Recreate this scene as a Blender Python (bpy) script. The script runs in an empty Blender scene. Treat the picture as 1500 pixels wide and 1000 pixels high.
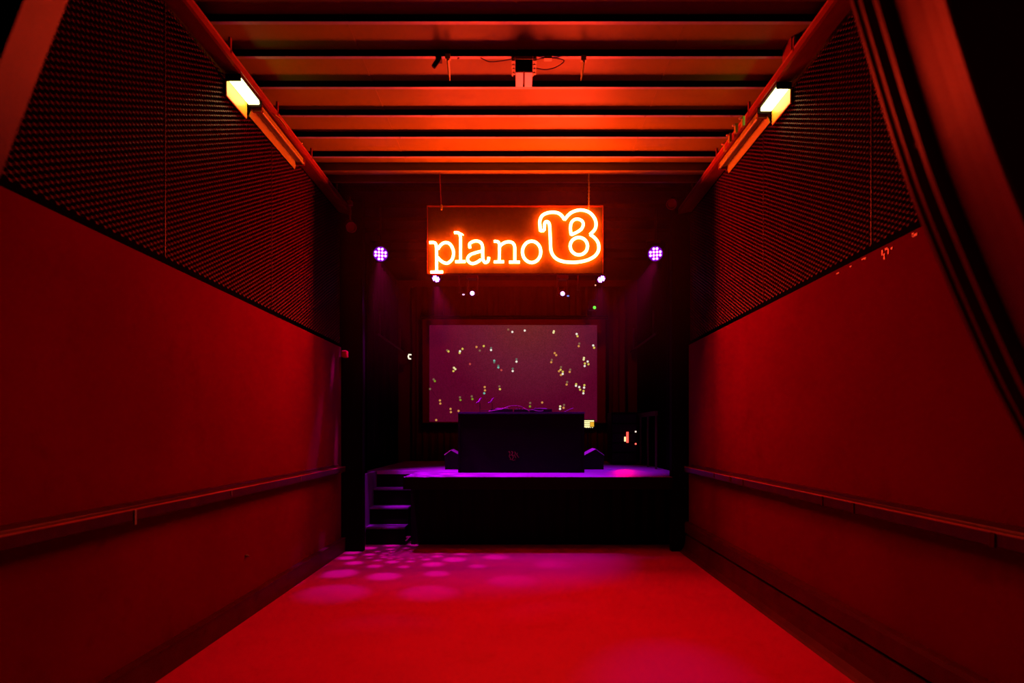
import bpy, math, random
from mathutils import Vector, Matrix
random.seed(7)
SC = bpy.context.scene
COL = SC.collection
PI = math.pi
CAMZ = 1.55
F = 900.0

def at(px, py, D):
    """point of the place at depth D (metres) seen at pixel px, py"""
    return Vector(((px-760.0)*D/F, D, CAMZ+(632.0-py)*D/F))

HAZE=.009
# ------------------------------------------------------------------ materials
MATS = {}
def nodes_of(m):
    m.use_nodes = True
    return m.node_tree.nodes, m.node_tree.links

def paint(name, col, rough=0.6, metal=0.0, var=0.15, scale=6.0, bump=0.0, spec=0.5, stretch=(1,1,1), sheen=0.0, wear=None, wear_scale=3.0, wear_lo=.55, wear_hi=.75):
    if name in MATS: return MATS[name]
    m = bpy.data.materials.new(name); n, l = nodes_of(m)
    b = n['Principled BSDF']
    b.inputs['Roughness'].default_value = rough
    b.inputs['Metallic'].default_value = metal
    b.inputs['Specular IOR Level'].default_value = spec
    if sheen: b.inputs['Sheen Weight'].default_value = sheen
    tc = n.new('ShaderNodeTexCoord'); mp = n.new('ShaderNodeMapping'); mp.inputs['Scale'].default_value = stretch
    l.new(tc.outputs['Object'], mp.inputs['Vector'])
    nz = n.new('ShaderNodeTexNoise'); nz.inputs['Scale'].default_value = scale; nz.inputs['Detail'].default_value = 6
    l.new(mp.outputs[0], nz.inputs['Vector'])
    rp = n.new('ShaderNodeValToRGB')
    rp.color_ramp.elements[0].position = .3; rp.color_ramp.elements[1].position = .7
    rp.color_ramp.elements[0].color = tuple(c*(1-var) for c in col)+(1,)
    rp.color_ramp.elements[1].color = tuple(min(1, c*(1+var)) for c in col)+(1,)
    l.new(nz.outputs['Fac'], rp.inputs['Fac'])
    out = rp.outputs['Color']
    if wear:
        n2 = n.new('ShaderNodeTexNoise'); n2.inputs['Scale'].default_value = wear_scale; n2.inputs['Detail'].default_value = 9
        n2.inputs['Roughness'].default_value = .7
        l.new(mp.outputs[0], n2.inputs['Vector'])
        mr = n.new('ShaderNodeMapRange'); mr.inputs['From Min'].default_value = wear_lo; mr.inputs['From Max'].default_value = wear_hi
        l.new(n2.outputs['Fac'], mr.inputs['Value'])
        mx = n.new('ShaderNodeMix'); mx.data_type = 'RGBA'
        l.new(mr.outputs['Result'], mx.inputs['Factor']); l.new(out, mx.inputs['A']); mx.inputs['B'].default_value = tuple(wear)+(1,)
        out = mx.outputs['Result']
    l.new(out, b.inputs['Base Color'])
    if bump:
        bp = n.new('ShaderNodeBump'); bp.inputs['Strength'].default_value = bump; bp.inputs['Distance'].default_value = .02
        l.new(nz.outputs['Fac'], bp.inputs['Height']); l.new(bp.outputs[0], b.inputs['Normal'])
    MATS[name] = m
    return m

def glow(name, col, strength):
    if name in MATS: return MATS[name]
    m = bpy.data.materials.new(name); n, l = nodes_of(m)
    b = n['Principled BSDF']; b.inputs['Base Color'].default_value = (.02, .02, .02, 1)
    b.inputs['Emission Color'].default_value = tuple(col)+(1,)
    b.inputs['Emission Strength'].default_value = strength
    MATS[name] = m
    return m

WALL   = paint('wall_paint', (.108, .0005, .024), .62, var=.12, scale=1.2, bump=.05, spec=0, wear=(.085,.0004,.018), wear_scale=2.0)
WALLR  = paint('wall_rail_paint', (.035, .0006, .004), .35, spec=.2, var=.25, scale=9, wear=(.07,.003,.004), wear_scale=14, wear_lo=.6, wear_hi=.72)
BASE   = paint('baseboard_paint', (.045, .0005, .010), .5, spec=.2, var=.2, scale=5, wear=(.02,.0003,.004), wear_scale=6)
FLOOR  = paint('floor_paint', (.34, .0006, .14), .45, var=.07, scale=.9, bump=.02, spec=.08, wear=(.29,.0005,.075), wear_scale=1.6)
EDGEHI   = paint('edge_highlight', (.22,.06,.03), .3, spec=.5, var=.35, scale=14, stretch=(1,.2,1))  # pale strip colour that paints the bright edge highlights of rails and trays
BLACK  = paint('black_paint', (.004, .0015, .002), .6, spec=.08, var=.2, scale=8)
VOID   = paint('recess_black', (.002, .0006, .001), .9, spec=.02, var=.2, scale=3)
DRAPE  = paint('black_drape', (.004, .0005, .003), .8, spec=.04, var=.25, scale=5, stretch=(1,1,.1))
DRAPED = paint('back_drape', (.05, .0015, .008), .85, spec=.05, var=.12, scale=4, stretch=(1,1,.15))
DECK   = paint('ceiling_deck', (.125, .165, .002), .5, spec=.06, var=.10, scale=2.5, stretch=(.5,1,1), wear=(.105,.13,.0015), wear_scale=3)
JOIST  = paint('joist_side', (.005, .0005, .001), .7, spec=.05, var=.2, scale=6)  # near black on joist sides: their unlit shade is put into the colour
FLANGE = paint('joist_flange', (.16, .26, .24), .45, spec=.3, var=.12, scale=10, stretch=(1,1,1), wear=(.05,.06,.03), wear_scale=18, wear_lo=.62, wear_hi=.72)  # on joists much paler than the sides: the lit underside is painted in
TRAY   = paint('tray_metal', (.13, .018, .002), .42, spec=.2, var=.2, scale=8, stretch=(1,.3,1), wear=(.08,.008,.001), wear_scale=10)
FITTING= paint('fitting_enamel', (.20, .36, .01), .4, spec=.3, var=.06, scale=5)
MESHM  = paint('expanded_metal', (.062, .0010, .012), .5, spec=.15, var=.2, scale=20)
BOARD  = paint('sign_board', (.017, .034, .0003), .6, spec=.03, var=.15, scale=18, wear=(.021,.045,.0004), wear_scale=30, wear_lo=.6, wear_hi=.7)
STEEL  = paint('pale_steel', (.7, .45, .35), .35, metal=.4, var=.1, scale=12)
PLATE  = paint('pale_plate', (.5, .8, .9), .4, var=.05, scale=12)
DOME   = paint('lamp_dome', (.7, .25, .2), .12, var=.05, scale=12)
RIB    = paint('column_paint', (.050, .0004, .005), .5, spec=0, var=.10, scale=2.0, wear=(.065,.0007,.005), wear_scale=5)
RIBR   = paint('column_lit_paint', (.10, .0006, .006), .5, spec=.02, var=.10, scale=2.0, wear=(.085,.0005,.005), wear_scale=5)  # brighter copy of the column paint, with light put into its colour
for _m in (RIBR,):
    _m.node_tree.nodes['Principled BSDF'].inputs['Specular Tint'].default_value=(1,.02,.05,1)
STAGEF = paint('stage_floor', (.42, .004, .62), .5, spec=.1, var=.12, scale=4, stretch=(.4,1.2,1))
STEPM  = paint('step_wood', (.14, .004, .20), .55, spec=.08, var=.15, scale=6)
GEAR   = paint('gear_black', (.018, .005, .016), .45, spec=.12, var=.15, scale=10)
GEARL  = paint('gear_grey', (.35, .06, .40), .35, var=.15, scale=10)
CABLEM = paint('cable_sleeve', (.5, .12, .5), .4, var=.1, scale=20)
CABLED = paint('black_cable', (.03, .008, .006), .5, var=.1, scale=20)
SCRB   = paint('screen_cloth', (.09, .001, .012), .85, spec=.03, var=.05, scale=8)
HALO  = paint('led_halo', (.30, .004, .75), .35, spec=.1, var=.1, scale=30)  # saturated violet that paints the glow around the LEDs
NEON   = glow('neon_tube', (1.0, .032, .009), 400.0)
LED    = glow('led_violet', (.80, .30, 1.0), 6.0)
FLOOD  = glow('flood_tube', (1.0, .86, .30), 9.0)
FLOODG = paint('flood_housing', (.55, .45, .05), .4, var=.1, scale=12)
SCRY   = glow('display_yellow', (1.0, .85, .38), 1.3)
SCRO   = glow('display_orange', (1.0, .5, .02), .8)
REDL   = glow('meter_red', (1.0, .07, .05), 3.0)
WHITEL = glow('meter_white', (1.0, .75, .6), 1.6)
GREENL = glow('indicator_green', (.1, .9, .05), 1.6)
BLUEL  = glow('indicator_blue', (.1, .3, 1.0), .9)
PEACHL = glow('indicator_peach', (1.0, .4, .25), 1.2)

def image_material():
    m = bpy.data.materials.new('projected_image'); n, l = nodes_of(m)
    b = n['Principled BSDF']; b.inputs['Roughness'].default_value = .9
    b.inputs['Base Color'].default_value = (.04, .003, .012, 1)
    tc = n.new('ShaderNodeTexCoord')
    gr = n.new('ShaderNodeTexGradient'); gr.gradient_type = 'SPHERICAL'
    mp = n.new('ShaderNodeMapping'); mp.inputs['Location'].default_value = (-.15, 0, -.62); mp.inputs['Scale'].default_value = (.55, .01, .55)
    l.new(tc.outputs['Object'], mp.inputs['Vector']); l.new(mp.outputs[0], gr.inputs['Vector'])
    rp = n.new('ShaderNodeValToRGB')
    rp.color_ramp.elements[0].color = (.072, .0012, .016, 1)
    rp.color_ramp.elements[1].color = (.112, .021, .017, 1)
    e = rp.color_ramp.elements.new(.45); e.color = (.096, .0090, .025, 1)
    l.new(gr.outputs['Fac'], rp.inputs['Fac'])
    wn = n.new('ShaderNodeTexNoise'); wn.inputs['Scale'].default_value = 55; wn.inputs['Detail'].default_value = 2
    l.new(tc.outputs['Object'], wn.inputs['Vector'])
    mr = n.new('ShaderNodeMapRange'); mr.inputs['From Min'].default_value = .3; mr.inputs['From Max'].default_value = .7
    mr.inputs['To Min'].default_value = .72; mr.inputs['To Max'].default_value = 1.28
    l.new(wn.outputs['Fac'], mr.inputs['Value'])
    l.new(rp.outputs['Color'], b.inputs['Emission Color']); l.new(mr.outputs['Result'], b.inputs['Emission Strength'])
    return m
IMAGE = image_material()

# ------------------------------------------------------------------ mesh helper
class MB:
    def __init__(s): s.v=[]; s.f=[]; s.m=[]
    def add(s, vs, fs, mi=0):
        o=len(s.v); s.v += [tuple(v) for v in vs]; s.f += [tuple(i+o for i in f) for f in fs]; s.m += [mi]*len(fs); return s
    def box(s, x0,x1,y0,y1,z0,z1, mi=0, bev=0.0):
        if x0>x1: x0,x1=x1,x0
        if bev>0:
            b=min(bev,(x1-x0)*.45,(y1-y0)*.45,(z1-z0)*.45)
            import bmesh
            bm=bmesh.new(); bmesh.ops.create_cube(bm,size=1)
            for v in bm.verts: v.co=((x0+x1)/2+v.co.x*(x1-x0),(y0+y1)/2+v.co.y*(y1-y0),(z0+z1)/2+v.co.z*(z1-z0))
            bmesh.ops.bevel(bm,geom=bm.edges[:],offset=b,segments=2,affect='EDGES',profile=.5)
            bm.verts.index_update()
            s.add([v.co[:] for v in bm.verts],[[v.index for v in f.verts] for f in bm.faces],mi); bm.free(); return s
        return s.add([(x0,y0,z0),(x1,y0,z0),(x1,y1,z0),(x0,y1,z0),(x0,y0,z1),(x1,y0,z1),(x1,y1,z1),(x0,y1,z1)],
              [(0,3,2,1),(4,5,6,7),(0,1,5,4),(1,2,6,5),(2,3,7,6),(3,0,4,7)],mi)
    def tube(s, pts, r, seg=8, mi=0, closed=False):
        pts=[Vector(p) for p in pts]; n=len(pts)
        if n<2: return s
        rr = r if isinstance(r,(list,tuple)) else [r]*n
        rings=[]; up=None
        for i,p in enumerate(pts):
            if closed: t=(pts[(i+1)%n]-pts[i-1])
            else: t=(pts[min(i+1,n-1)]-pts[max(i-1,0)])
            t.normalize()
            if up is None:
                up=Vector((0,1,0)) if abs(t.y)<.9 else Vector((0,0,1))
            a=(up-t*up.dot(t)); 
            if a.length<1e-4: a=t.orthogonal()
            a.normalize(); up=a; b=t.cross(a)
            rings.append([p+(a*math.cos(2*PI*k/seg)+b*math.sin(2*PI*k/seg))*rr[i] for k in range(seg)])
        vs=[v for r_ in rings for v in r_]; fs=[]
        m=n if closed else n-1
        for i in range(m):
            j=(i+1)%n
            for k in range(seg):
                k2=(k+1)%seg; fs.append((i*seg+k,i*seg+k2,j*seg+k2,j*seg+k))
        if not closed:
            fs.append(tuple(reversed(range(seg)))); fs.append(tuple((n-1)*seg+k for k in range(seg)))
        return s.add(vs,fs,mi)
    def prism(s, poly, y0, y1, mi=0):
        """poly: list of (x,z), extruded along y"""
        n=len(poly)
        vs=[(x,y0,z) for x,z in poly]+[(x,y1,z) for x,z in poly]
        fs=[tuple(range(n)),tuple(reversed(range(n,2*n)))]+[(i,i+n,(i+1)%n+n,(i+1)%n) for i in range(n)]
        return s.add(vs,fs,mi)
    def lathe(s, prof, mat=Matrix(), seg=24, mi=0):
        """prof: (r, h) pairs about local z"""
        vs=[]; fs=[]
        for r,h in prof:
            for k in range(seg): vs.append(mat@Vector((r*math.cos(2*PI*k/seg),r*math.sin(2*PI*k/seg),h)))
        for i in range(len(prof)-1):
            for k in range(seg):
                k2=(k+1)%seg; fs.append((i*seg+k,i*seg+k2,(i+1)*seg+k2,(i+1)*seg+k))
        fs.append(tuple(reversed(range(seg)))); fs.append(tuple((len(prof)-1)*seg+k for k in range(seg)))
        return s.add(vs,fs,mi)
    def build(s, name, mats, parent=None, smooth=False, world=True):
        me=bpy.data.meshes.new(name); me.from_pydata(s.v,[],s.f)
        for m in (mats if isinstance(mats,(list,tuple)) else [mats]): me.materials.append(m)
        me.polygons.foreach_set('material_index',s.m)
        if smooth:
            me.polygons.foreach_set('use_smooth',[True]*len(s.f))
        me.validate(); me.update()
        import bmesh
        bm=bmesh.new(); bm.from_mesh(me); bmesh.ops.recalc_face_normals(bm,faces=bm.faces[:]); bm.to_mesh(me); bm.free()
        if smooth:
            try: me.set_sharp_from_angle(angle=math.radians(35))
            except Exception: pass
        o=bpy.data.objects.new(name,me); COL.objects.link(o)
        if parent is not None:
            if world:
                # geometry given in world coordinates: keep it there, origin at the parent
                inv=world_of(parent).inverted()
                me.transform(inv)
            o.parent=parent
        return o
def world_of(o):
    m=o.matrix_basis.copy()
    while o.parent: o=o.parent; m=o.matrix_basis@m
    return m

def thing(name, loc, label, cat, group=None, rot=None):
    o=bpy.data.objects.new(name,None); COL.objects.link(o); o.location=loc; o.empty_display_size=.1
    if rot is not None: o.rotation_euler=rot
    o['label']=label; o['category']=cat
    if group: o['group']=group
    return o
def tag(o,label,cat,group=None):
    o['label']=label; o['category']=cat
    if group: o['group']=group
    return o
def struct(o): o['kind']='structure'; return o
def copy_thing(src, loc, label, cat=None, rot=None, group=None):
    r=src.copy(); COL.objects.link(r); r.location=loc
    if rot is not None: r.rotation_euler=rot
    r['label']=label
    for ch in list(src.children):
        c=ch.copy(); COL.objects.link(c); c.parent=r
        for g in list(ch.children):
            d=g.copy(); COL.objects.link(d); d.parent=c
    return r

# ------------------------------------------------------------------ dimensions
XL, XR = -2.30, 2.20            # wall faces
ZML, ZMR = 2.64, 2.67           # top of the lower, solid part of the walls
ZC = 4.50                       # underside of the joists
ZD = 4.552                      # underside of the deck
YB, YW = -3.5, 7.95             # hall from behind the camera to the stage opening
YEND = 12.2

# ------------------------------------------------------------------ room shell
struct(MB().box(-3.2,3.2,YB,YEND+.2,-.1,0).build('floor',FLOOR))
ceil=struct(MB().box(-3.2,3.2,YB,7.0,ZD,ZD+.12,0).box(-3.2,3.2,7.0,YEND+.2,ZD,ZD+.12,1).build('ceiling',[DECK,JOIST]))  # stage half coloured near black to paint the shade behind the sign
# joists under the deck (depths read from the photograph), and the same pitch towards the camera and over the stage
js=[2.02,2.42,2.82,3.22,3.62,4.01,4.42,4.83,5.26,5.73,6.15,6.59]
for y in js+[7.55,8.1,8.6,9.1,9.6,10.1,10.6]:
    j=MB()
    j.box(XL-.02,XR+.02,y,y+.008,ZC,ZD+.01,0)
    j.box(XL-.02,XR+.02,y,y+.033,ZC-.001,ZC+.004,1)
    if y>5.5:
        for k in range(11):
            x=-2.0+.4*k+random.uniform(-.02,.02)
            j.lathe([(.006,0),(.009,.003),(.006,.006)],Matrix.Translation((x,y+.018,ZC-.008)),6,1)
    j.build('joist',[JOIST,FLANGE if y<7 else JOIST],ceil)  # flanges over the stage take the dark colour too, painted as unlit
# seams between the deck sheets
for x in (-.02,1.22,-1.26):
    MB().box(x-.006,x+.006,YB,7.0,ZD-.004,ZD+.002).build('deck_seam',FLANGE if False else DECK,ceil)
# header at the end of the lit ceiling
hd=MB().box(XL,XR,6.86,6.98,ZC-.035,ZD+.02,0).box(XL,XR,7.08,7.15,ZC-.06,ZD+.02,0).box(XL,XR,7.085,7.10,ZC-.07,ZC-.055,0)
struct(hd.build('trim_1',[DECK])); 

# walls: solid lower part with a ledge; black recess behind the mesh above it
def wall(name, side):
    X = XL if side<0 else XR; zm = ZML if side<0 else ZMR
    w=MB().box(X,X+side*.35,YB,YW,-.02,zm,0)
    o=struct(w.build(name,[WALL]))
    MB().box(X+side*.20,X+side*.35,YB,YW,zm,ZD+.05).build('recess_back',[VOID],o)
    return o
wl=wall('wall_left',-1); wr=wall('wall_right',1)
# scuffed plaster chips along the top of the right wall
ch=MB()
for (px,py,w,h) in [(1341,342,7,4),(1338,341,3,5),(1293,366,2,8),(1296,371,2,9),(1302,364,2,8),(1307,362,3,3),(1299,363,4,3),(1265,378,4,2),(1268,377,2,3),(1228,399,4,2),(1247,389,3,2)]:
    D=XR*F/(px-760); p=at(px,py,D); z=min(p.z,ZMR-.003)
    dy=w*D/F*D/XR*.5; dz=h*D/F*.5
    ch.box(XR-.004,XR+.002,D-dy,D+dy,z-dz*2,z)
ch.build('paint_chip',[FLANGE],wr)
# left wall small mark low down
MB().lathe([(.012,0),(.012,.02),(.004,.03)],Matrix.Translation((XL,5.17,.505))@Matrix.Rotation(PI/2,4,'Y'),10).build('wall_plug',[FLANGE],wl)

struct(MB().box(-3.2,3.2,YB-.15,YB,-.05,ZD+.1).build('wall_behind',[VOID]))
struct(MB().box(-3.2,3.2,YEND,YEND+.15,-.05,ZD+.1).build('wall_back',[DRAPED]))
struct(MB().box(-2.75,-2.42,YW+.12,YEND,-.05,ZD+.1).build('wall_stage_left',[VOID]))
struct(MB().box(2.35,2.75,YW+.12,YEND,-.05,ZD+.1).build('wall_stage_right',[VOID]))
# black returns that frame the stage opening
struct(MB().box(-2.70,-2.02,YW,YW+.12,-.02,ZD+.02).build('wall_return_left',[DRAPE]))
struct(MB().box(1.98,2.60,YW,YW+.12,-.02,ZD+.02).build('wall_return_right',[DRAPE]))

# baseboards
bl=MB().box(XL-.01,-2.246,YB,YW,0,.17,0).box(XL-.01,-2.240,YB,YW,.17,.183,0)
struct(bl.build('baseboard_left',[BASE]))
prof=[(2.075,0),(2.10,.012),(2.13,.05),(2.15,.11),(2.158,.19),(2.158,.215),(2.19,.222),(2.19,.238),(2.150,.245),(2.146,.36),(2.155,.385),(XR+.01,.392),(XR+.01,0)]
struct(MB().prism(prof,YB,YW).build('baseboard_right',[BASE]))
# rails (bumper ledges) on both walls
def rail(side):
    X = XL if side<0 else XR
    e=thing('wall_rail',(X,5,1.08),'long dark wooden bumper rail running along the %s wall below waist height'%('left' if side<0 else 'right'),'rail','wall rails')
    m=MB()
    y0,y1=YB+.5,7.80
    p=[(X,1.035),(X-side*.085,1.035),(X-side*.10,1.045),(X-side*.10,1.10),(X-side*.092,1.107),(X-side*.02,1.112),(X-side*.018,1.13),(X,1.135)]
    m.prism(p,y0,y1).build('board',[WALLR],e)
    MB().prism([(X-side*.101,1.100),(X-side*.101,1.104),(X-side*.092,1.1095),(X-side*.088,1.1085)],y0,y1).build('rail_highlight',[EDGEHI],e)  # added strip that paints the highlight on the rail's front edge
    if side<0:
        spots=[(3.52,.02,.09,0),(4.7,.012,.05,1),(6.2,.012,.05,1)]
    else:
        spots=[(2.72,.03,.07,0),(3.86,.03,.07,0),(4.25,.02,.07,0),(6.1,.05,.05,0),(5.75,.02,.06,0),(6.6,.02,.05,0)]
    for (y,w,h,_) in spots:
        MB().box(X-side*.096,X-side*.106,y-w/2,y+w/2,1.107-h,1.103,bev=.002).build('joint_plate',[FLANGE if side<0 else RIB],e)
    return e
rail(-1); rail(1)

# ------------------------------------------------------------------ expanded metal panels
def expanded(X, side, y0, y1, z0, z1, e):
    l_,s_=.070,.036; V=[];Fc=[]
    y0s=y0; nx=int((y1-y0-.01)/l_); l_=(y1-y0-.012)/nx; y0=y0+.006; nz=int((z1-z0)/s_)
    wv=.0050; tx=.005; bl=l_*.13
    def strand(a,b,w=wv):
        dy=b[0]-a[0]; dz=b[1]-a[1]; L=math.hypot(dy,dz); py,pz=-dz/L*w,dy/L*w
        o=len(V); sx=side
        for (y,z) in (a,b):
            V.append((X+sx*tx*.5,y+py,z+pz)); V.append((X+sx*tx*.9,y+py*.7,z+pz*.7+.001))
            V.append((X-sx*tx*.5,y-py,z-pz)); V.append((X-sx*tx*.9,y-py*.7,z-pz*.7-.001))
        Fc.extend([(o,o+1,o+5,o+4),(o+1,o+2,o+6,o+5),(o+2,o+3,o+7,o+6),(o+3,o,o+4,o+7)])
    for i in range(nx):
        for j in range(nz):
            A=(y0+i*l_,z0+j*s_); B=(A[0]+l_/2,A[1]+s_/2)
            strand((A[0]+bl,A[1]),(B[0]-bl,B[1])); strand((A[0]+bl,A[1]+s_),(B[0]-bl,B[1]))
            strand((B[0]+bl,B[1]),(A[0]+l_-bl,A[1])); strand((B[0]+bl,B[1]),(A[0]+l_-bl,A[1]+s_))
            strand((B[0]-bl,B[1]),(B[0]+bl,B[1]),wv*1.7)
            strand((A[0]+(-bl if i else 0),A[1]),(A[0]+bl,A[1]),wv*1.7)
    m=MB(); m.v=V; m.f=Fc; m.m=[0]*len(Fc)
    mesh=bpy.data.meshes.new('mesh_sheet'); mesh.from_pydata(m.v,[],m.f); mesh.materials.append(MESHM); mesh.update()
    mesh.transform(Matrix.Translation(-Vector(e.location)))
    o=bpy.data.objects.new('mesh_sheet',mesh); COL.objects.link(o); o.parent=e
    fr=MB()
    fr.box(X-.002,X+.002,y0s,y0s+.004,z0,z1)
    fr.build('edge_strip',[BASE],e)
    return e
def panels(side):
    X = XL-.015 if side<0 else XR+.015
    zm=(ZML if side<0 else ZMR)+.055
    ys=[2.29,4.02,5.75,7.48] if side<0 else [2.13,3.86,5.56,7.24]
    s='left' if side<0 else 'right'
    lab=['dark expanded metal mesh panel high on the %s wall, nearest the leaning column'%s,
         'expanded metal mesh panel high on the %s wall around the small lit floodlight'%s,
         'brightest lit mesh panel high on the %s wall beside the unlit batten fitting'%s,
         'last narrow expanded metal mesh panel high on the %s wall, next to the stage opening'%s]
    for i,y0 in enumerate(ys):
        y1 = ys[i+1] if i<3 else YW
        e=thing('mesh_panel',(X,y0,zm),lab[i],'mesh panel','expanded metal panels')
        expanded(X,side,y0,y1,zm,4.36,e)
panels(-1); panels(1)

# ------------------------------------------------------------------ cable trays along the top of the walls
def tray(side):
    X = XL if side<0 else XR; s='left' if side<0 else 'right'
    e=thing('cable_tray',(X,4,4.4),'long steel cable tray running under the ceiling along the top of the %s wall'%s,'cable tray','cable trays')
    zi=4.345 if side<0 else 4.36; xi=X-side*.14
    m=MB()
    m.prism([(X+side*.03,4.385),(X+side*.03,4.393),(xi+side*.02,zi+.008),(xi+side*.004,zi+.008),(xi+side*.004,zi+.055),(xi-side*.004,zi+.055),(xi-side*.004,zi-.002),(xi+side*.02,zi-.002)],-1.0,7.93)
    m.build('channel',[TRAY],e)
    MB().box(xi-side*.006,xi+side*.001,-1.0,7.9,zi+.044,zi+.062).build('edge_strip',[EDGEHI],e)  # added pale strip that paints the bright line on the tray edge
    MB().box(xi+side*.03,X+side*.05,-1.0,7.93,4.42,4.45).build('cable_bundle',[CABLED],e)
    for y in [1.0+.9*k for k in range(8)]:
        MB().box(xi-side*.006,xi+side*.01,y-.012,y+.012,zi+.03,ZC).build('hanger',[TRAY],e)
    return e
tray(-1); tray(1)
# loose wires on the left tray
def wire(pts,r,lab,mat=TRAY,name='wire'):
    o=MB().tube(pts,r,5).build(name,[mat],smooth=True)
    c=Vector(pts[0]); o.data.transform(Matrix.Translation(-c)); o.location=c
    return tag(o,lab,'wire')
wire([at(386,165,5.3),at(383,155,5.3),at(382,142,5.32),at(384,130,5.34),at(386,128,5.36)],.004,'short loose wire end curling up from the left tray beside the floodlight',FITTING)
wire([at(403,168,5.4),at(410,173,5.5),at(416,181,5.6),at(422,190,5.75)],.004,'thin loose wire hanging along the left tray beside the batten fitting',FITTING)
wire([at(438,217,6.1),at(441,212,6.1),at(443,209,6.1)],.005,'tiny bent wire end sticking up near the far end of the left tray',FITTING)
# junction box and clips on the right tray
jb=thing('junction_box',at(1166,72,4.75),'dark boxy conduit junction box straddling the right cable tray','junction box')
p=jb.location
MB().box(p.x-.06,p.x+.06,p.y-.10,p.y+.10,p.z-.09,p.z+.12,bev=.008).build('box',[BASE],jb)
MB().box(p.x-.072,p.x-.061,p.y-.08,p.y+.08,p.z-.06,p.z+.09,bev=.003).build('lid',[TRAY],jb)
for i,(px,py) in enumerate([(1062,214),(1069,201),(1078,187),(1088,177)]):
    D=6.15-.28*i; q=at(px,py,D); q.z=min(q.z,4.47)
    c=thing('tray_clip',q,['pale metal clip on the right tray, farthest of the row','pale metal clip on the right tray, second from the far end of the row','pale metal clip on the right tray, third from the far end of the row','pale metal clip on the right tray, nearest the floodlight'][i],'clip','clips on the right tray')
    MB().box(q.x-.010,q.x+.014,q.y-.02,q.y+.02,q.z-.05,q.z+.035,bev=.003).build('strap',[FITTING],c)
    MB().lathe([(.010,0),(.010,.02),(.006,.024)],Matrix.Translation((q.x-.01,q.y,q.z+.02))@Matrix.Rotation(-PI/2,4,'Y'),8).build('screw',[STEEL],c)

# ------------------------------------------------------------------ small lit floodlights
def floodlight(side):
    s='left' if side<0 else 'right'
    D=4.98 if side<0 else 5.12
    xm=(XL+.075) if side<0 else (XR-.075)
    zt=4.335 if side<0 else 4.352
    e=thing('floodlight',(xm,D,zt),'small lit yellow-white floodlight under the tray high on the %s wall'%s,'floodlight','lit floodlights')
    x0,x1=xm-.055,xm+.055
    h=MB()
    h.box(x0-.006,x1+.006,D-.20,D-.188,zt-.055,zt,bev=.003)
    h.box(x0-.006,x1+.006,D+.188,D+.20,zt-.055,zt,bev=.003)
    h.box(x0,x1,D-.19,D+.19,zt-.010,zt)
    h.build('housing',[JOIST],e)
    # reflector against the wall, catching the lamp light
    xr=XL+.012 if side<0 else XR-.012
    MB().box(xr-.006,xr+.006,D-.18,D+.18,zt-.16,zt-.012,bev=.003).build('reflector',[FLOODG],e)
    MB().box(x0+.012,x1-.004,D-.175,D+.175,zt-.045,zt-.012,bev=.008).build('lamp',[FLOOD],e)
    return e
floodlight(-1); floodlight(1)

# long batten fittings (unlit) beside the floodlights
def batten(side):
    s='left' if side<0 else 'right'
    y0,y1=(5.22,6.28) if side<0 else (5.36,6.42)
    xm=(XL+.075) if side<0 else (XR-.075)
    zt=4.335 if side<0 else 4.352
    e=thing('batten_fitting',(xm,(y0+y1)/2,zt),'long unlit batten light fitting glowing orange under the tray high on the %s wall'%s,'light fitting','batten fittings')
    MB().box(xm-.035,xm+.03,y0,y1,zt-.045,zt,bev=.006).build('body',[FITTING],e)
    sx=side
    MB().prism([(xm+sx*.034,zt-.012),(xm+sx*.066,zt-.105),(xm+sx*.070,zt-.103),(xm+sx*.038,zt-.009)],y0,y1).build('reflector',[FITTING],e)
    MB().tube([(xm-sx*.030,y0+.03,zt-.055),(xm-sx*.030,y1-.03,zt-.055)],.013,10).build('lamp_tube',[FITTING],e,smooth=True)
    for ya,yb in ((y0-.004,y0+.02),(y1-.02,y1+.004)): MB().box(xm-.04,xm+.04,ya,yb,zt-.07,zt-.001,bev=.003).build('lamp_holder',[TRAY],e)
batten(-1); batten(1)

# ------------------------------------------------------------------ things on the ceiling
dl=thing('dome_lamp',(at(638,17,3.94).x,3.94,4.50),'small round dome lamp on the near ceiling, left of centre','lamp')
q=Matrix.Translation(dl.location)
MB().lathe([(.055,.05),(.06,0),(.058,-.015)],q,24).build('base',[JOIST],dl,smooth=True)
MB().lathe([(.05,-.014),(.052,-.03),(.046,-.05),(.034,-.066),(.018,-.075),(.004,-.078)],q,24).build('glass',[DOME],dl,smooth=True)

p=at(641,91,4.83)
sp=thing('spotlight',(p.x,4.84,4.5),'tiny black adjustable spotlight clipped to a ceiling joist, left of the box','spotlight')
MB().box(p.x-.015,p.x+.03,4.82,4.88,4.47,4.498,bev=.003).build('clamp',[BLACK],sp)
MB().lathe([(.017,-.04),(.019,-.035),(.019,.035),(.013,.04)],Matrix.Translation((p.x-.008,4.81,4.435))@Matrix.Rotation(math.radians(35),4,'Y'),14).build('barrel',[BLACK],sp,smooth=True)

def strap(px0,py0,px1,py1,lab):
    D0=2.91*F/(632-py0); D1=2.91*F/(632-py1)
    a=at(px0,py0,D0); b=at(px1,py1,D1)
    e=thing('ceiling_hook',a,lab,'hook','flat metal hooks on the ceiling')
    MB().tube([a,a.lerp(b,.6),b],[.012,.010,.004],4).build('stem',[FITTING],e)
    MB().box(a.x-.02,a.x+.02,a.y-.012,a.y+.02,a.z,4.50,bev=.002).build('plate',[FITTING],e)
strap(656,87,659,118,'flat metal hook hanging from a joist between spotlight and hanging box')
strap(855,89,851,118,'flat metal hook hanging from a joist right of the hanging box')

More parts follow.
